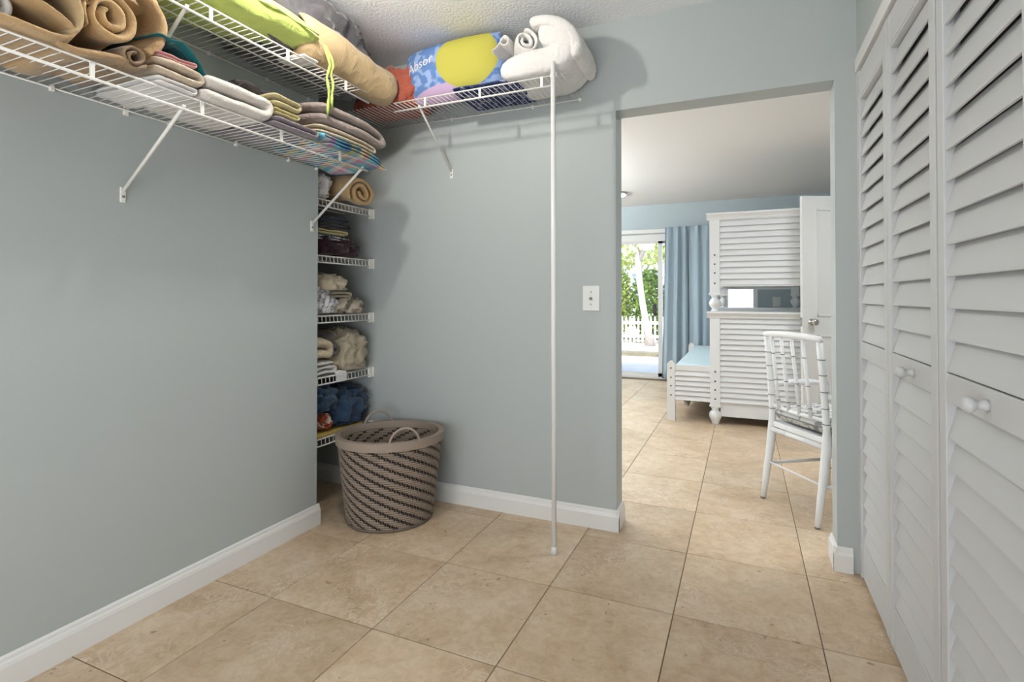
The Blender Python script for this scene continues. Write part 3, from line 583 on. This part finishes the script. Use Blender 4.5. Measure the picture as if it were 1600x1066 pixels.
# ------------------------------------------------------------------ wicker basket
def basket():
    cx, cy, th = -1.640, 2.106, .46; H = .425
    root = empty('laundry_basket', (cx,cy,0), 'tall oval taupe wicker laundry basket with two loop handles', 'basket')
    WK = mat('wicker_taupe', srgb(150,134,120), .6, .35, 160, var=.14, vscale=30); WKD = mat('wicker_stake', srgb(104,92,82), .7, .3, 160)
    INN = mat('wicker_shell_dark', srgb(58,50,45), .9)
    def rad(z):
        t = z/H; s = .198+(.246-.198)*(t**.85)-.012*max(0, .10-t)*10*.3
        return s*1.04, s*.93
    def P(a, z, off=0):
        ra, rb = rad(z); x, y = (ra+off)*math.cos(a), (rb+off)*math.sin(a)
        return (cx+x*math.cos(th)-y*math.sin(th), cy+x*math.sin(th)+y*math.cos(th), z)
    n = 72; m = MB(); zs = [.006,.1,.2,.3,H-.02]
    vs = [P(2*PI*i/n, z, -.009) for z in zs for i in range(n)]; vs += [P(2*PI*i/n, z, -.012) for z in zs[::-1] for i in range(n)]
    k = 2*len(zs); m.add(vs, [(j*n+i, j*n+(i+1)%n, ((j+1)%k)*n+(i+1)%n, ((j+1)%k)*n+i) for j in range(k-1) for i in range(n)]+[tuple((k-1)*n+i for i in range(n))], True)
    m.build('inner_shell', INN, root)  # dark inner shell seen through gaps in the weave
    NS = 64; st = MB()
    for i in range(NS):
        a = 2*PI*i/NS; st.tube([P(a, z, -.004) for z in (.01,.15,.3,H-.03)], .0033, 4, False)
        st.tube([P(a, z, -.015) for z in (.01,.15,.3,H-.03)], .0028, 4, False)
    tag(st.build('stakes', WKD, root), kind='stuff')
    wv = MB(); R = 34; dz = (H-.045)/R
    for r in range(R):
        z = .012+dz*(r+.5)
        for g in range(NS//4):
            i0 = g*4-r*1+ .0
            for (o_, nin, span, offm) in ((0, 1, 3.0, .0035),):
                vs = []; ns = 7
                for s in range(ns):
                    t = s/(ns-1); a = 2*PI*(i0-.55+(span+.1)*t)/NS; bow = offm*math.sin(PI*t)**.5-.0045; hh = dz*.60*(.55+.45*math.sin(PI*t)**.6); sl = (t-.5)*-.004
                    vs += [P(a, z-hh+sl, bow-.001), P(a, z+sl, bow+.0022), P(a, z+hh+sl, bow-.001), P(a, z+sl, bow-.004)]
                wv.add(vs, [(s*4+q, s*4+(q+1)%4, s*4+4+(q+1)%4, s*4+4+q) for s in range(ns-1) for q in range(4)], True)
                vi = []
                for s in range(5):
                    t = s/4; a = 2*PI*(i0+1.5+span*t)/NS; b2 = -.0145-.003*math.sin(PI*t)
                    vi += [P(a, z-dz*.5, b2), P(a, z, b2-.0025), P(a, z+dz*.5, b2)]
                wv.add(vi, [(s*3+q, s*3+q+1, s*3+4+q, s*3+3+q) for s in range(4) for q in range(2)], True)
    tag(wv.build('weave', WK, root), kind='stuff')
    # base edge roll, rim band
    MB().tube([P(2*PI*i/n, .008, -.002) for i in range(n+1)], .007, 6).build('base_roll', WKD, root)
    rm = MB(); rp = [(-.016,H-.034),(.006,H-.034),(.008,H-.02),(.007,H-.002),(.001,H+.003),(-.012,H+.003),(-.017,H-.004)]; q = len(rp)
    vs = [P(2*PI*i/n, z, o) for i in range(n) for o, z in rp]
    rm.add(vs, [(i*q+j, i*q+(j+1)%q, ((i+1)%n)*q+(j+1)%q, ((i+1)%n)*q+j) for i in range(n) for j in range(q)], True)
    rb = rm.build('rim', WK, root)
    RW = mat('rim_wrap', srgb(158,142,128), .6, .5, 240)
    wr = MB()
    for i in range(150):
        a = 2*PI*i/150; da = 2*PI/150*.44
        wr.add([P(a-da,H-.036,.0085),P(a+da,H-.036,.0085),P(a+da,H+.0045,.0085),P(a-da,H+.0045,.0085),P(a-da,H+.0045,-.0175),P(a+da,H+.0045,-.0175),P(a+da,H-.03,-.0175),P(a-da,H-.03,-.0175)],
               [(0,1,2,3),(3,2,5,4),(4,5,6,7)])
    tag(wr.build('rim_wrapping', RW, rb), kind='stuff')
    for ac in (math.radians(-38)-th+.0, math.radians(142)-th):
        w = .30
        pts = []
        for k in range(15):
            t = k/14; a = ac-w+2*w*t; pts.append(P(a, H-.02+.088*math.sin(PI*t)**.55, -.010)) if False else None
            pa = Vector(P(ac-w, H, -.006)); pb = Vector(P(ac+w, H, -.006)); mid = pa.lerp(pb, .5-.5*math.cos(PI*t)); mid.z = H-.02+.085*math.sin(PI*t); pts.append(mid)
        MB().tube(pts, .0058, 8).build('handle', RW, root)
basket()
# ------------------------------------------------------------------ bedroom: bunk bed
def bunk():
    Y0 = 4.70; D = .06; XR = .60
    root = empty('bunk_bed', (.1,Y0+1,0), 'white bunk bed with louvered headboards and turned posts', 'bed')
    def slats(x0, x1, z0, z1, n, y):
        h = (z1-z0)/n; s = None
        for k in range(n):
            z = z0+k*h
            if s is None:
                s = MB().prism([(y-.012,z+.001),(y-.010,z-.003),(y+.004,z-.001),(y+.020,z+h+.003),(y+.010,z+h+.003)], 0, x0, x1).build('slat', BEDW, root); 
            else: copy_part(s, root, (0,0,k*h))
        MB().box((x0,y+.02,z0),(x1,y+.035,z1)).build('backing', BEDW, root)
    def end(y, front=True):
        for xa, xb in ((-.272,-.187),(XR-.085,XR)):
            p = MB().box((xa,y,1.13),(xb,y+D,1.785)).build('post', BEDW, root, bevel=.004)
            MB().box((xa-.006,y-.006,1.118),(xb+.006,y+D+.006,1.14)).build('collar', BEDW, p, bevel=.003)
            p2 = MB().box((xa,y,.168),(xb,y+D,.94)).build('post', BEDW, root, bevel=.004)
            MB().box((xa-.006,y-.006,.15),(xb+.006,y+D+.006,.172)).build('collar', BEDW, p2, bevel=.003)
            xc = (xa+xb)/2; yc = y+D/2
            MB().lathe([(.036,0),(.032,.012),(.022,.022),(.030,.034),(.046,.055),(.050,.073),(.044,.095),(.028,.112),(.022,.122),(.034,.134),(.038,.145)], (xc,yc,.975), 24).build('turned_spindle', BEDW, root)
            MB().lathe([(.030,0),(.030,.012),(.036,.03),(.050,.06),(.053,.085),(.044,.105),(.028,.118),(.034,.135),(.038,.152)], (xc,yc,0), 24).build('turned_foot', BEDW, root)
            if front and xa < 0:
                for z in (1.468,1.388,1.311,1.222): MB().lathe([(.007,.002),(.007,-.003),(.004,-.005)], (xc,y,z), 10, 'y').build('bolt', BOLT, p)
                for z in (.455,.372,.298,.219): MB().lathe([(.007,.002),(.007,-.003),(.004,-.005)], (xc,y,z), 10, 'y').build('bolt', BOLT, p2)
        prof = lambda z0: [(y-.030,z0+.045),(y-.030,z0+.03),(y-.020,z0+.02),(y-.008,z0+.004),(y-.004,z0-.012),(y+D+.004,z0-.012),(y+D+.030,z0+.03),(y+D+.030,z0+.045)]
        MB().prism(prof(1.785), 0, -.296, XR+.024).build('cap_rail', BEDW, root)
        MB().prism(prof(.932), 0, -.296, XR+.024).build('cap_rail', BEDW, root)
        MB().box((-.187,y+.006,1.765),(XR-.085,y+D-.006,1.79)).build('panel_rail', BEDW, root); MB().box((-.187,y+.008,1.195),(XR-.085,y+D-.008,1.215)).build('panel_rail', BEDW, root)
        slats(-.187, XR-.085, 1.21, 1.768, 11, y+.012)
        slats(-.187, XR-.085, .195, .925, 16, y+.012)
        MB().box((-.187,y+.022,.07),(XR-.085,y+.045,.2)).build('lower_board', BEDW, root)
    end(Y0); end(Y0+1.96, False)
    # wide lower bunk: low side posts with slatted returns
    for y in (Y0, Y0+1.96):
        p = MB().prism([(-.637,0),(-.566,0),(-.566,.505),(-.590,.530),(-.613,.530),(-.637,.505)], 1, y, y+.055).build('low_post', BEDW, root, bevel=.003)
        if y == Y0:
            for z in (.468,.385,.310,.228): MB().lathe([(.007,.002),(.007,-.003),(.004,-.005)], (-.602,y,z), 10, 'y').build('bolt', BOLT, p)
        slats(-.566, -.272, .190, .452, 6, y+.012)
        MB().box((-.566,y+.006,.450),(-.272,y+.05,.497)).build('low_rail', BEDW, root, bevel=.003)
    MB().box((-.625,Y0+.055,.16),(-.585,Y0+1.96,.40)).build('side_rail', BEDW, root, bevel=.004)
    MB().box((XR-.05,Y0+.06,.2),(XR-.02,Y0+1.96,.40)).build('side_rail', BEDW, root, bevel=.004)
    for x in (-.26, XR-.06): MB().box((x,Y0+.06,1.22),(x+.03,Y0+1.96,1.40)).build('upper_side_rail', BEDW, root, bevel=.004)
    MB().box((-.23,Y0+.06,1.25),(XR-.06,Y0+1.96,1.30)).build('upper_deck', BEDW, root)
    MB().box((-.585,Y0+.06,.25),(XR-.05,Y0+1.955,.30)).build('lower_deck', BEDW, root)
    MB().prism([(Y0+.06,.16),(Y0+.30,.08),(Y0+1.7,.08),(Y0+1.95,.16)], 0, -.50, -.48).build('drawer_front', BEDW, root)
    mt = MB().box((-.575,Y0+.07,.302),(XR-.055,Y0+1.95,.505)).build('mattress', MATTR, bevel=.035, seg=3, origin=(0,Y0+1,.302))
    tag(mt, 'light blue mattress on the wide lower bunk', 'mattress')
bunk()
# ------------------------------------------------------------------ bamboo style arm chair
def chair():
    root = empty('armchair', (.32,3.02,0), 'white bamboo-style armchair with leaf print cushion seen from behind', 'chair', rz=math.atan2(-.813,.584))
    # local: x right, y forward; rear feet at (+-.193,-.23)
    root.location = (.2085+.813*.25, 2.9275+.584*.25, 0)
    def rings(path_pts, r, parent):
        for p in path_pts:
            MB().lathe([(r,-.0022),(r+.0022,-.0015),(r+.0022,.0015),(r,.0022)], p, 12).build('node_ring', GREY, parent, local=True)
    for s in (-1, 1):
        p = [(s*.193,-.25,0),(s*.192,-.232,.12),(s*.191,-.208,.26),(s*.190,-.192,.38),(s*.189,-.192,.46),(s*.188,-.200,.60),(s*.187,-.213,.75),(s*.186,-.228,.895)]
        lg = MB().tube(p, [.0135,.0175,.021,.0235,.0165,.0165,.016,.0155], 12).build('rear_post', CHAIRW, root, local=True)
        rings([(s*.189,-.1935,.49),(s*.1885,-.197,.565),(s*.188,-.203,.645),(s*.1875,-.210,.725),(s*.187,-.217,.80)], .0165, lg)
        MB().lathe([(.0135,0),(.0138,.008),(.0135,.009)], (s*.193,-.25,0), 12).build('foot_tip', GREY, lg, local=True)
        f = MB().tube([(s*.225,.20,0),(s*.225,.20,.25),(s*.225,.20,.40),(s*.225,.19,.60)], [.014,.018,.021,.017], 12).build('front_leg', CHAIRW, root, local=True)
        rings([(s*.225,.20,.12),(s*.225,.2,.27),(s*.225,.192,.52)], .019, f)
        MB().tube([(s*.188,-.20,.615),(s*.215,-.05,.622),(s*.232,.10,.615),(s*.225,.20,.60)], [.014,.016,.017,.016], 10).build('arm', CHAIRW, root, local=True)
        MB().tube([(s*.191,-.215,.19),(s*.225,.20,.17)], .009, 8).build('side_stretcher', CHAIRW, root, local=True)
    # gently bowed crest rail
    MB().tube([(-.190,-.226,.885)]+[(.19*t, -.230-.018*(1-t*t), .897+.010*(1-t*t)) for t in (-1,-.9,-.6,-.3,0,.3,.6,.9,1)]+[(.190,-.226,.885)], [.013]+[.017]*9+[.013], 12).build('crest_rail', CHAIRW, root, local=True)
    lr = MB().tube([(-.188,-.197,.505),(0,-.212,.505),(.188,-.197,.505)], .0095, 10).build('lower_rail', CHAIRW, root, local=True)
    for k, t in enumerate((-.62,-.24,.16,.56)):
        xa, xb = .19*t-.01, .19*t+.005
        sp = MB().tube([(xb,-.212,.505),(xb*.6+xa*.4,-.222,.65),(xa,-.245,.895)], .0088, 10).build('spindle', CHAIRW, root, local=True)
        rings([(xb*.9+xa*.1,-.214,.55),(xb*.6+xa*.4,-.222,.66),(xb*.2+xa*.8,-.238,.80)], .0092, sp)
    sf = MB().prism([(-.19,-.20),(.19,-.20),(.232,.215),(-.232,.215)], 2, .392, .422).build('seat_frame', CHAIRW, root, local=True, bevel=.006)
    rr = MB().tube([(-.188,-.202,.378),(.188,-.202,.378)], .0125, 10).build('seat_rail', CHAIRW, root, local=True)
    for x in (-.07,.07): MB().lathe([(.0125,-.003),(.0155,-.002),(.0155,.002),(.0125,.003)], (x,-.202,.378), 12, 'x').build('node_ring', CHAIRW, rr, local=True)
    MB().tube([(-.191,-.222,.20),(.191,-.222,.20)], .0055, 8).build('rear_stretcher', CHAIRW, root, local=True)
    MB().tube([(-.225,.20,.17),(.225,.20,.17)], .009, 8).build('front_stretcher', CHAIRW, root, local=True)
    LEAF = blotch('leaf_print', (206,205,202), (140,143,144), 22, .54, .57)
    m, _ = pillow(.385, .40, .085, 22, .13); m.warp(lambda v: (v.x*(1.06+.22*(v.z)), v.z+.0, v.y+.424+.042+.008*(1-(v.x/.2)**2))); 
    cu = m.build('cushion', LEAF, root, local=True, smooth=True)
    MB().tube([(.190*math.copysign(abs(math.cos(a))**.3,math.cos(a))*(1.06+.2*.19*math.sin(a)), .200*math.copysign(abs(math.sin(a))**.3,math.sin(a)), .468) for a in [2*PI*k/48 for k in range(49)]], .0035, 6).build('cushion_piping', GREY, cu, local=True)
chair()
# ------------------------------------------------------------------ desk corner behind the jamb
def desk():
    root = empty('desk', (.509,3.356,0), 'white desk mostly hidden behind the doorway jamb', 'desk', rz=math.atan2(-.813,.584))
    MB().box((-.02,-.02,.715),(.80,.46,.745)).build('desk_top', HINGE, root, local=True, bevel=.005)
    MB().box((.0,.0,.10),(.20,.44,.715)).build('pedestal', CHAIRW, root, local=True, bevel=.004)
    for z in (.13,.33,.53):
        d = MB().box((.012,-.012,z),(.19,.0,z+.17)).build('drawer', CHAIRW, root, local=True, bevel=.004)
        MB().lathe([(.008,0),(.006,-.01),(.013,-.018),(.011,-.026),(.003,-.029)], (.03,-.012,z+.11), 14, 'y').build('knob', BOLT, d, local=True)
    MB().box((.0,.0,0),(.04,.04,.10)).box((.16,.40,0),(.20,.44,.10)).box((.0,.40,0),(.04,.44,.10)).box((.16,.0,0),(.2,.04,.1)).build('feet', CHAIRW, root, local=True)
    MB().box((.75,.0,0),(.79,.04,.715)).build('leg', CHAIRW, root, local=True); MB().box((.75,.40,0),(.79,.44,.715)).build('leg', CHAIRW, root, local=True)
desk()
# ------------------------------------------------------------------ open white bedroom door
d3 = empty('door_3', (.432,4.545,0), 'open white panel door with a nickel knob beyond the chair', 'door', rz=.3904, kind='structure')
MB().box((0,0,.008),(.72,.035,1.905)).build('leaf', TRIM, d3, local=True, bevel=.003)
for za, zb in ((.95,1.80),(.12,.80)):
    f = MB()
    for a, b in (((.115,-.009,za),(.62,0,za+.012)),((.115,-.009,zb-.012),(.62,0,zb)),((.115,-.009,za),(.127,0,zb)),((.608,-.009,za),(.62,0,zb))): f.box(a, b)
    f.build('panel_moulding', TRIM, d3, local=True)
MB().lathe([(.026,0),(.026,-.006),(.012,-.010),(.011,-.03),(.020,-.036),(.027,-.048),(.026,-.060),(.018,-.068),(.004,-.070)], (.07,0,.905), 22, 'y').build('knob', CHROME, d3, local=True)
MB().lathe([(.026,0),(.026,.006),(.012,.010),(.011,.03),(.020,.036),(.027,.048),(.026,.060),(.018,.068),(.004,.070)], (.07,.035,.905), 22, 'y').build('knob', CHROME, d3, local=True)
MB().box((-.002,.006,.87),(.001,.029,.94)).build('latch_plate', CHROME, d3, local=True)
# ------------------------------------------------------------------ sliding glass door, curtains, window
d4 = empty('door_4', ((SX0+SX1)/2,YF+.05,0), 'white framed sliding glass door to the patio', 'door', kind='structure')
MB().box((SX0,YF+.02,1.862),(SX1,YF+.11,SZ)).box((SX0,YF+.02,0),(SX1,YF+.11,.03)).box((SX0,YF+.02,.03),(SX0+.05,YF+.11,1.9)).box((SX1-.05,YF+.02,.03),(SX1,YF+.11,1.9)).build('frame', ALU, d4)
for xa, xb, y in ((SX0+.05,-1.012,YF+.035),(-1.07,SX1-.05,YF+.075)):
    p = MB().box((xa,y,.03),(xb,y+.03,.075)).box((xa,y,1.83),(xb,y+.03,1.865)).box((xa,y,.03),(xa+.055,y+.03,1.86)).box((xb-.055,y,.03),(xb,y+.03,1.86)).build('sash', ALU, d4)
    MB().box((xa+.05,y+.012,.07),(xb-.05,y+.018,1.84)).build('pane', GLASS, p)
MB().box((-1.130,YF+.012,.87),(-1.085,YF+.035,1.0)).build('handle', BOLT, d4, bevel=.004)
struct(MB().box((SX0-.08,YF-.03,1.965),(SX1+.02,YF-.0,2.02)).build('trim_3', TRIM, bevel=.004), 'white curtain track board above the sliding door', 'trim')
def curtain(label, x0, x1, seed, nf, amp, flare):
    m = MB(); nx, nzz = 110, 16; zt, zb = 2.03, .02; vs = []
    for side in (0, 1):
        for j in range(nzz+1):
            t = j/nzz; z = zt+(zb-zt)*t
            for i in range(nx+1):
                u = i/nx; ph = u*nf*2*PI+.7*math.sin(u*5+seed)+.25*math.sin(t*3+u*9)
                k = amp*(.55+.45*min(1,t*4))*(.7+.3*math.sin(u*11+seed)); top = .006*math.sin(u*nf*2*2*PI) if t < .08 else 0
                x = x0+(x1-x0)*u+flare*t*(1-u)+.008*math.sin(ph*1.0+1)*t
                vs.append((x, YF-.075+k*math.sin(ph)+top+side*.004, z))
    n1 = nx+1; o = n1*(nzz+1); fs = []
    for s in (0, 1):
        for j in range(nzz):
            for i in range(nx): a = s*o+j*n1+i; fs.append((a,a+1,a+n1+1,a+n1))
    for j in range(nzz):
        for i in (0, nx): a = j*n1+i; fs.append((a,a+n1,a+n1+o,a+o))
    for i in range(nx):
        for j in (0, nzz): a = j*n1+i; fs.append((a,a+1,a+1+o,a+o))
    m.add(vs, fs, True)
    return tag(m.build('curtain', CURT, origin=((x0+x1)/2,YF-.07,0)), label, 'curtain')
curtain('blue-grey curtain panel gathered at the edge of the sliding door', -.955, -.668, 1, 3.2, .045, -.06)
curtain('blue-grey curtain panel hanging next to the bunk bed', -.655, -.27, 4, 3.0, .030, 0)
w2 = empty('window_1', ((WX0+WX1)/2,YF+.05,WZ0), 'small bright white window glimpsed between the bunk levels', 'window', kind='structure')
f = MB().box((WX0,YF-.012,WZ0),(WX0+.04,YF+.09,WZ1)).box((WX1-.05,YF-.012,WZ0),(WX1,YF+.09,WZ1)).box((WX0,YF-.012,WZ0),(WX1,YF+.09,WZ0+.04)).box((WX0,YF-.012,WZ1-.04),(WX1,YF+.09,WZ1)).box((WX0,YF+.03,1.2),(WX1,YF+.06,1.23)).build('frame', ALU, w2)
MB().box((WX0+.03,YF+.04,WZ0+.03),(WX1-.03,YF+.046,WZ1-.03)).build('pane', GLASS, w2)
sp = empty('wall_switch', (.38,YF,1.0), 'white switch plate on far wall seen between the bunk levels', 'light switch')
MB().box((.335,YF-.006,.985),(.425,YF,1.105)).build('plate', PLASTIC, sp, bevel=.003)
MB().box((.374,YF-.012,1.035),(.386,YF-.005,1.058)).build('toggle', PLASTIC, sp)
# ceiling fixtures of the bedroom
fd = empty('dome_lamp', (-1.44,6.06,ZB), 'round white dome lamp on the ceiling near the sliding door', 'ceiling lamp')
MB().lathe([(.165,0),(.165,-.018),(.150,-.022)], (-1.44,6.06,ZB), 32).build('rim', TRIM, fd)
MB().lathe([(.148,-.018),(.140,-.028),(.11,-.036),(.07,-.041),(.03,-.043),(.004,-.043)], (-1.44,6.06,ZB), 32).build('dome', emit('lamp_dome', (.96,.98,1,1), 3), fd)
tl = empty('added_floor_lamp', (-2.9,4.7,0), 'added floor lamp out of view that brightens the bedroom ceiling', 'floor lamp')  # unseen stand added around the bedroom uplight
MB().lathe([(.14,0),(.14,.015),(.03,.03),(.012,.05)], (-2.9,4.7,0), 24).build('base', TRIM, tl)
MB().tube([(-2.9,4.7,.03),(-2.9,4.7,1.70)], .012, 10).build('pole', TRIM, tl)
MB().lathe([(.03,0),(.12,.04),(.20,.105),(.205,.105),(.125,.03),(.03,-.012)], (-2.9,4.7,1.685), 28).build('shade', TRIM, tl)
bl = empty('bowl_lamp', (-1.94,2.95,ZB), 'white glass bowl lamp on the bedroom ceiling left of the doorway', 'ceiling lamp')
MB().lathe([(.07,0),(.07,-.03),(.02,-.035)], (-1.94,2.95,ZB), 24).build('canopy', CHROME, bl)
MB().lathe([(.20,-.06),(.195,-.10),(.165,-.16),(.11,-.21),(.04,-.235),(.005,-.237)], (-1.94,2.95,ZB), 28).build('bowl', emit('lamp_bowl', (.95,.97,1,1), 34), bl)
# ------------------------------------------------------------------ outside: patio, fence, tree, hedge, house
PAVE = mat('patio_paving', srgb(206,200,192), .8, .2, 12, var=.12, vscale=2)
STONE = mat('stone_edge', srgb(126,122,104), .9, .6, 25, var=.3, vscale=8, bdist=.02)
GRASS = mat('ground_cover', srgb(120,128,90), .95, .5, 30, var=.3, vscale=3, bdist=.02)
struct(MB().box((-12,YF+.12,-.20),(8,10.2,-.04)).build('patio', PAVE), 'pale patio paving outside the sliding door', 'patio')
struct(MB().box((-14,10.2,-.30),(9,40,-.06)).build('ground', mat('sandy_ground', srgb(196,186,170), .9, .4, 14, var=.18, vscale=1.5, bdist=.02)), 'pale sandy yard beyond the patio', 'ground')
tag(MB().box((-9,9.9,-.06),(4,10.12,.05)).noise(.02,4,2).build('stone_curb', STONE, origin=(-2.5,10,-.06), bevel=.02), 'mossy stone curb across the patio edge', 'curb')
fe = empty('picket_fence', (-2.4,13.0,-.06), 'white picket fence in front of the green hedge', 'fence')
FW = mat('fence_white', srgb(236,236,236), .6)
pk = None
for k in range(44):
    x = -5.4+k*.104
    if pk is None:
        pk = MB().prism([(0,-.04),(.046,-.04),(.046,.56),(.023,.63),(0,.56)], 1, 13.0, 13.018); pk.v = [Vector((v.x+x,v.y,v.z)) for v in pk.v]; pk = pk.build('picket', FW, fe); px0 = x
    else: copy_part(pk, fe, (x-px0,0,0))
for z in (.08,.42): MB().box((-5.5,13.018,z),(-.8,13.05,z+.07)).build('rail', FW, fe)
BARK = mat('pale_bark', srgb(176,168,164), .9, .6, 14, var=.25, vscale=5, bdist=.02)
LEAFM = []
for i, (a, b) in enumerate((((96,132,52),(150,176,76)),((70,108,44),(124,156,62)),((150,172,84),(196,206,120)))):
    LEAFM.append(mat('leaf_%d' % i, srgb(*b), .6, var=1, vscale=2.5, col2=srgb(*a)))
def leaves(c, size, n, ls, seed):
    rnd = random.Random(seed); m = MB(); c = Vector(c)
    for _ in range(n):
        d = Vector((rnd.gauss(0,1),rnd.gauss(0,1),rnd.gauss(0,1))).normalized()*(.45+.55*rnd.random()**.5)
        p = c+Vector((d.x*size[0],d.y*size[1],d.z*size[2])); s = ls*rnd.uniform(.6,1.3)
        u = Vector((rnd.uniform(-1,1),rnd.uniform(-1,1),rnd.uniform(-1,1))).normalized(); w = u.cross(Vector((rnd.uniform(-1,1),rnd.uniform(-1,1),rnd.uniform(-1,1)))).normalized()
        m.add([p, p+u*s*.5+w*s*.28, p+u*s, p+u*s*.5-w*s*.28], [(0,1,2,3)])
    return m
tr = empty('tree', (-2.12,12.4,-.06), 'pale leaning tree trunk in front of the picket fence', 'tree')
MB().tube([(-2.06,12.4,-.10),(-2.13,12.4,.3),(-2.24,12.4,.9),(-2.32,12.4,1.5),(-2.37,12.4,2.1),(-2.52,12.4,2.9)], [.13,.085,.078,.076,.08,.07], 10).build('trunk', BARK, tr)
MB().tube([(-2.35,12.4,1.95),(-2.1,12.4,2.5),(-1.9,12.4,3.1)], [.06,.05,.035], 8).build('branch', BARK, tr)
tag(leaves((-2.5,12.9,2.75), (1.7,.8,.95), 2600, .15, 5).build('foliage', LEAFM[2], tr), kind='stuff')
for k, (x, y, h, w, i) in enumerate(((-4.35,14.2,1.0,.50,0),(-3.35,14.1,1.15,.50,2),(-2.4,14.3,1.05,.48,0),(-1.45,14.1,1.2,.48,1))):
    sh = empty('hedge_shrub', (x,y,-.06), ['bright green shrub at the left end of the hedge','yellow-green shrub left of the tree trunk behind fence','mid green shrub directly behind the leaning tree trunk','dark green shrub right of the leaning tree trunk'][k], 'shrub', group='shrubs behind the picket fence')
    MB().tube([(x,y,-.1),(x+.05,y,.5),(x,y,1.0)], [.05,.04,.02], 6).build('stem', BARK, sh)
    tag(leaves((x,y,h*.85), (w,.6,h*.95), 2600, .13, 20+k).build('foliage', LEAFM[i], sh), kind='stuff')
tag(MB().box((-.75,12.6,-.06),(4.5,12.8,2.3)).build('bright_backdrop', FW, origin=(1.9,12.7,-.06), bevel=.01), 'added white wall that brightens the view through the small window', 'garden wall')  # white sunlit surface added so the small window looks bright
HS = mat('house_render', srgb(206,212,218), .8)
ho = empty('house', (-3,24,-.1), 'pale neighbouring house beyond the hedge', 'house')
MB().box((-9,24,-.1),(3,30,2.75)).build('wall', HS, ho)
MB().box((-9.4,23.4,2.75),(3.4,30.4,2.95)).build('roof', mat('roof_white', srgb(230,230,230), .8), ho)
for x in (-6.6,-4.9,-3.2,-1.5):
    w = MB().box((x,23.95,1.1),(x+1.1,24.02,2.3)).build('window', ALU, ho); MB().box((x+.08,23.93,1.18),(x+1.02,23.95,2.22)).build('pane', mat('house_pane', srgb(120,138,150), .15), w)
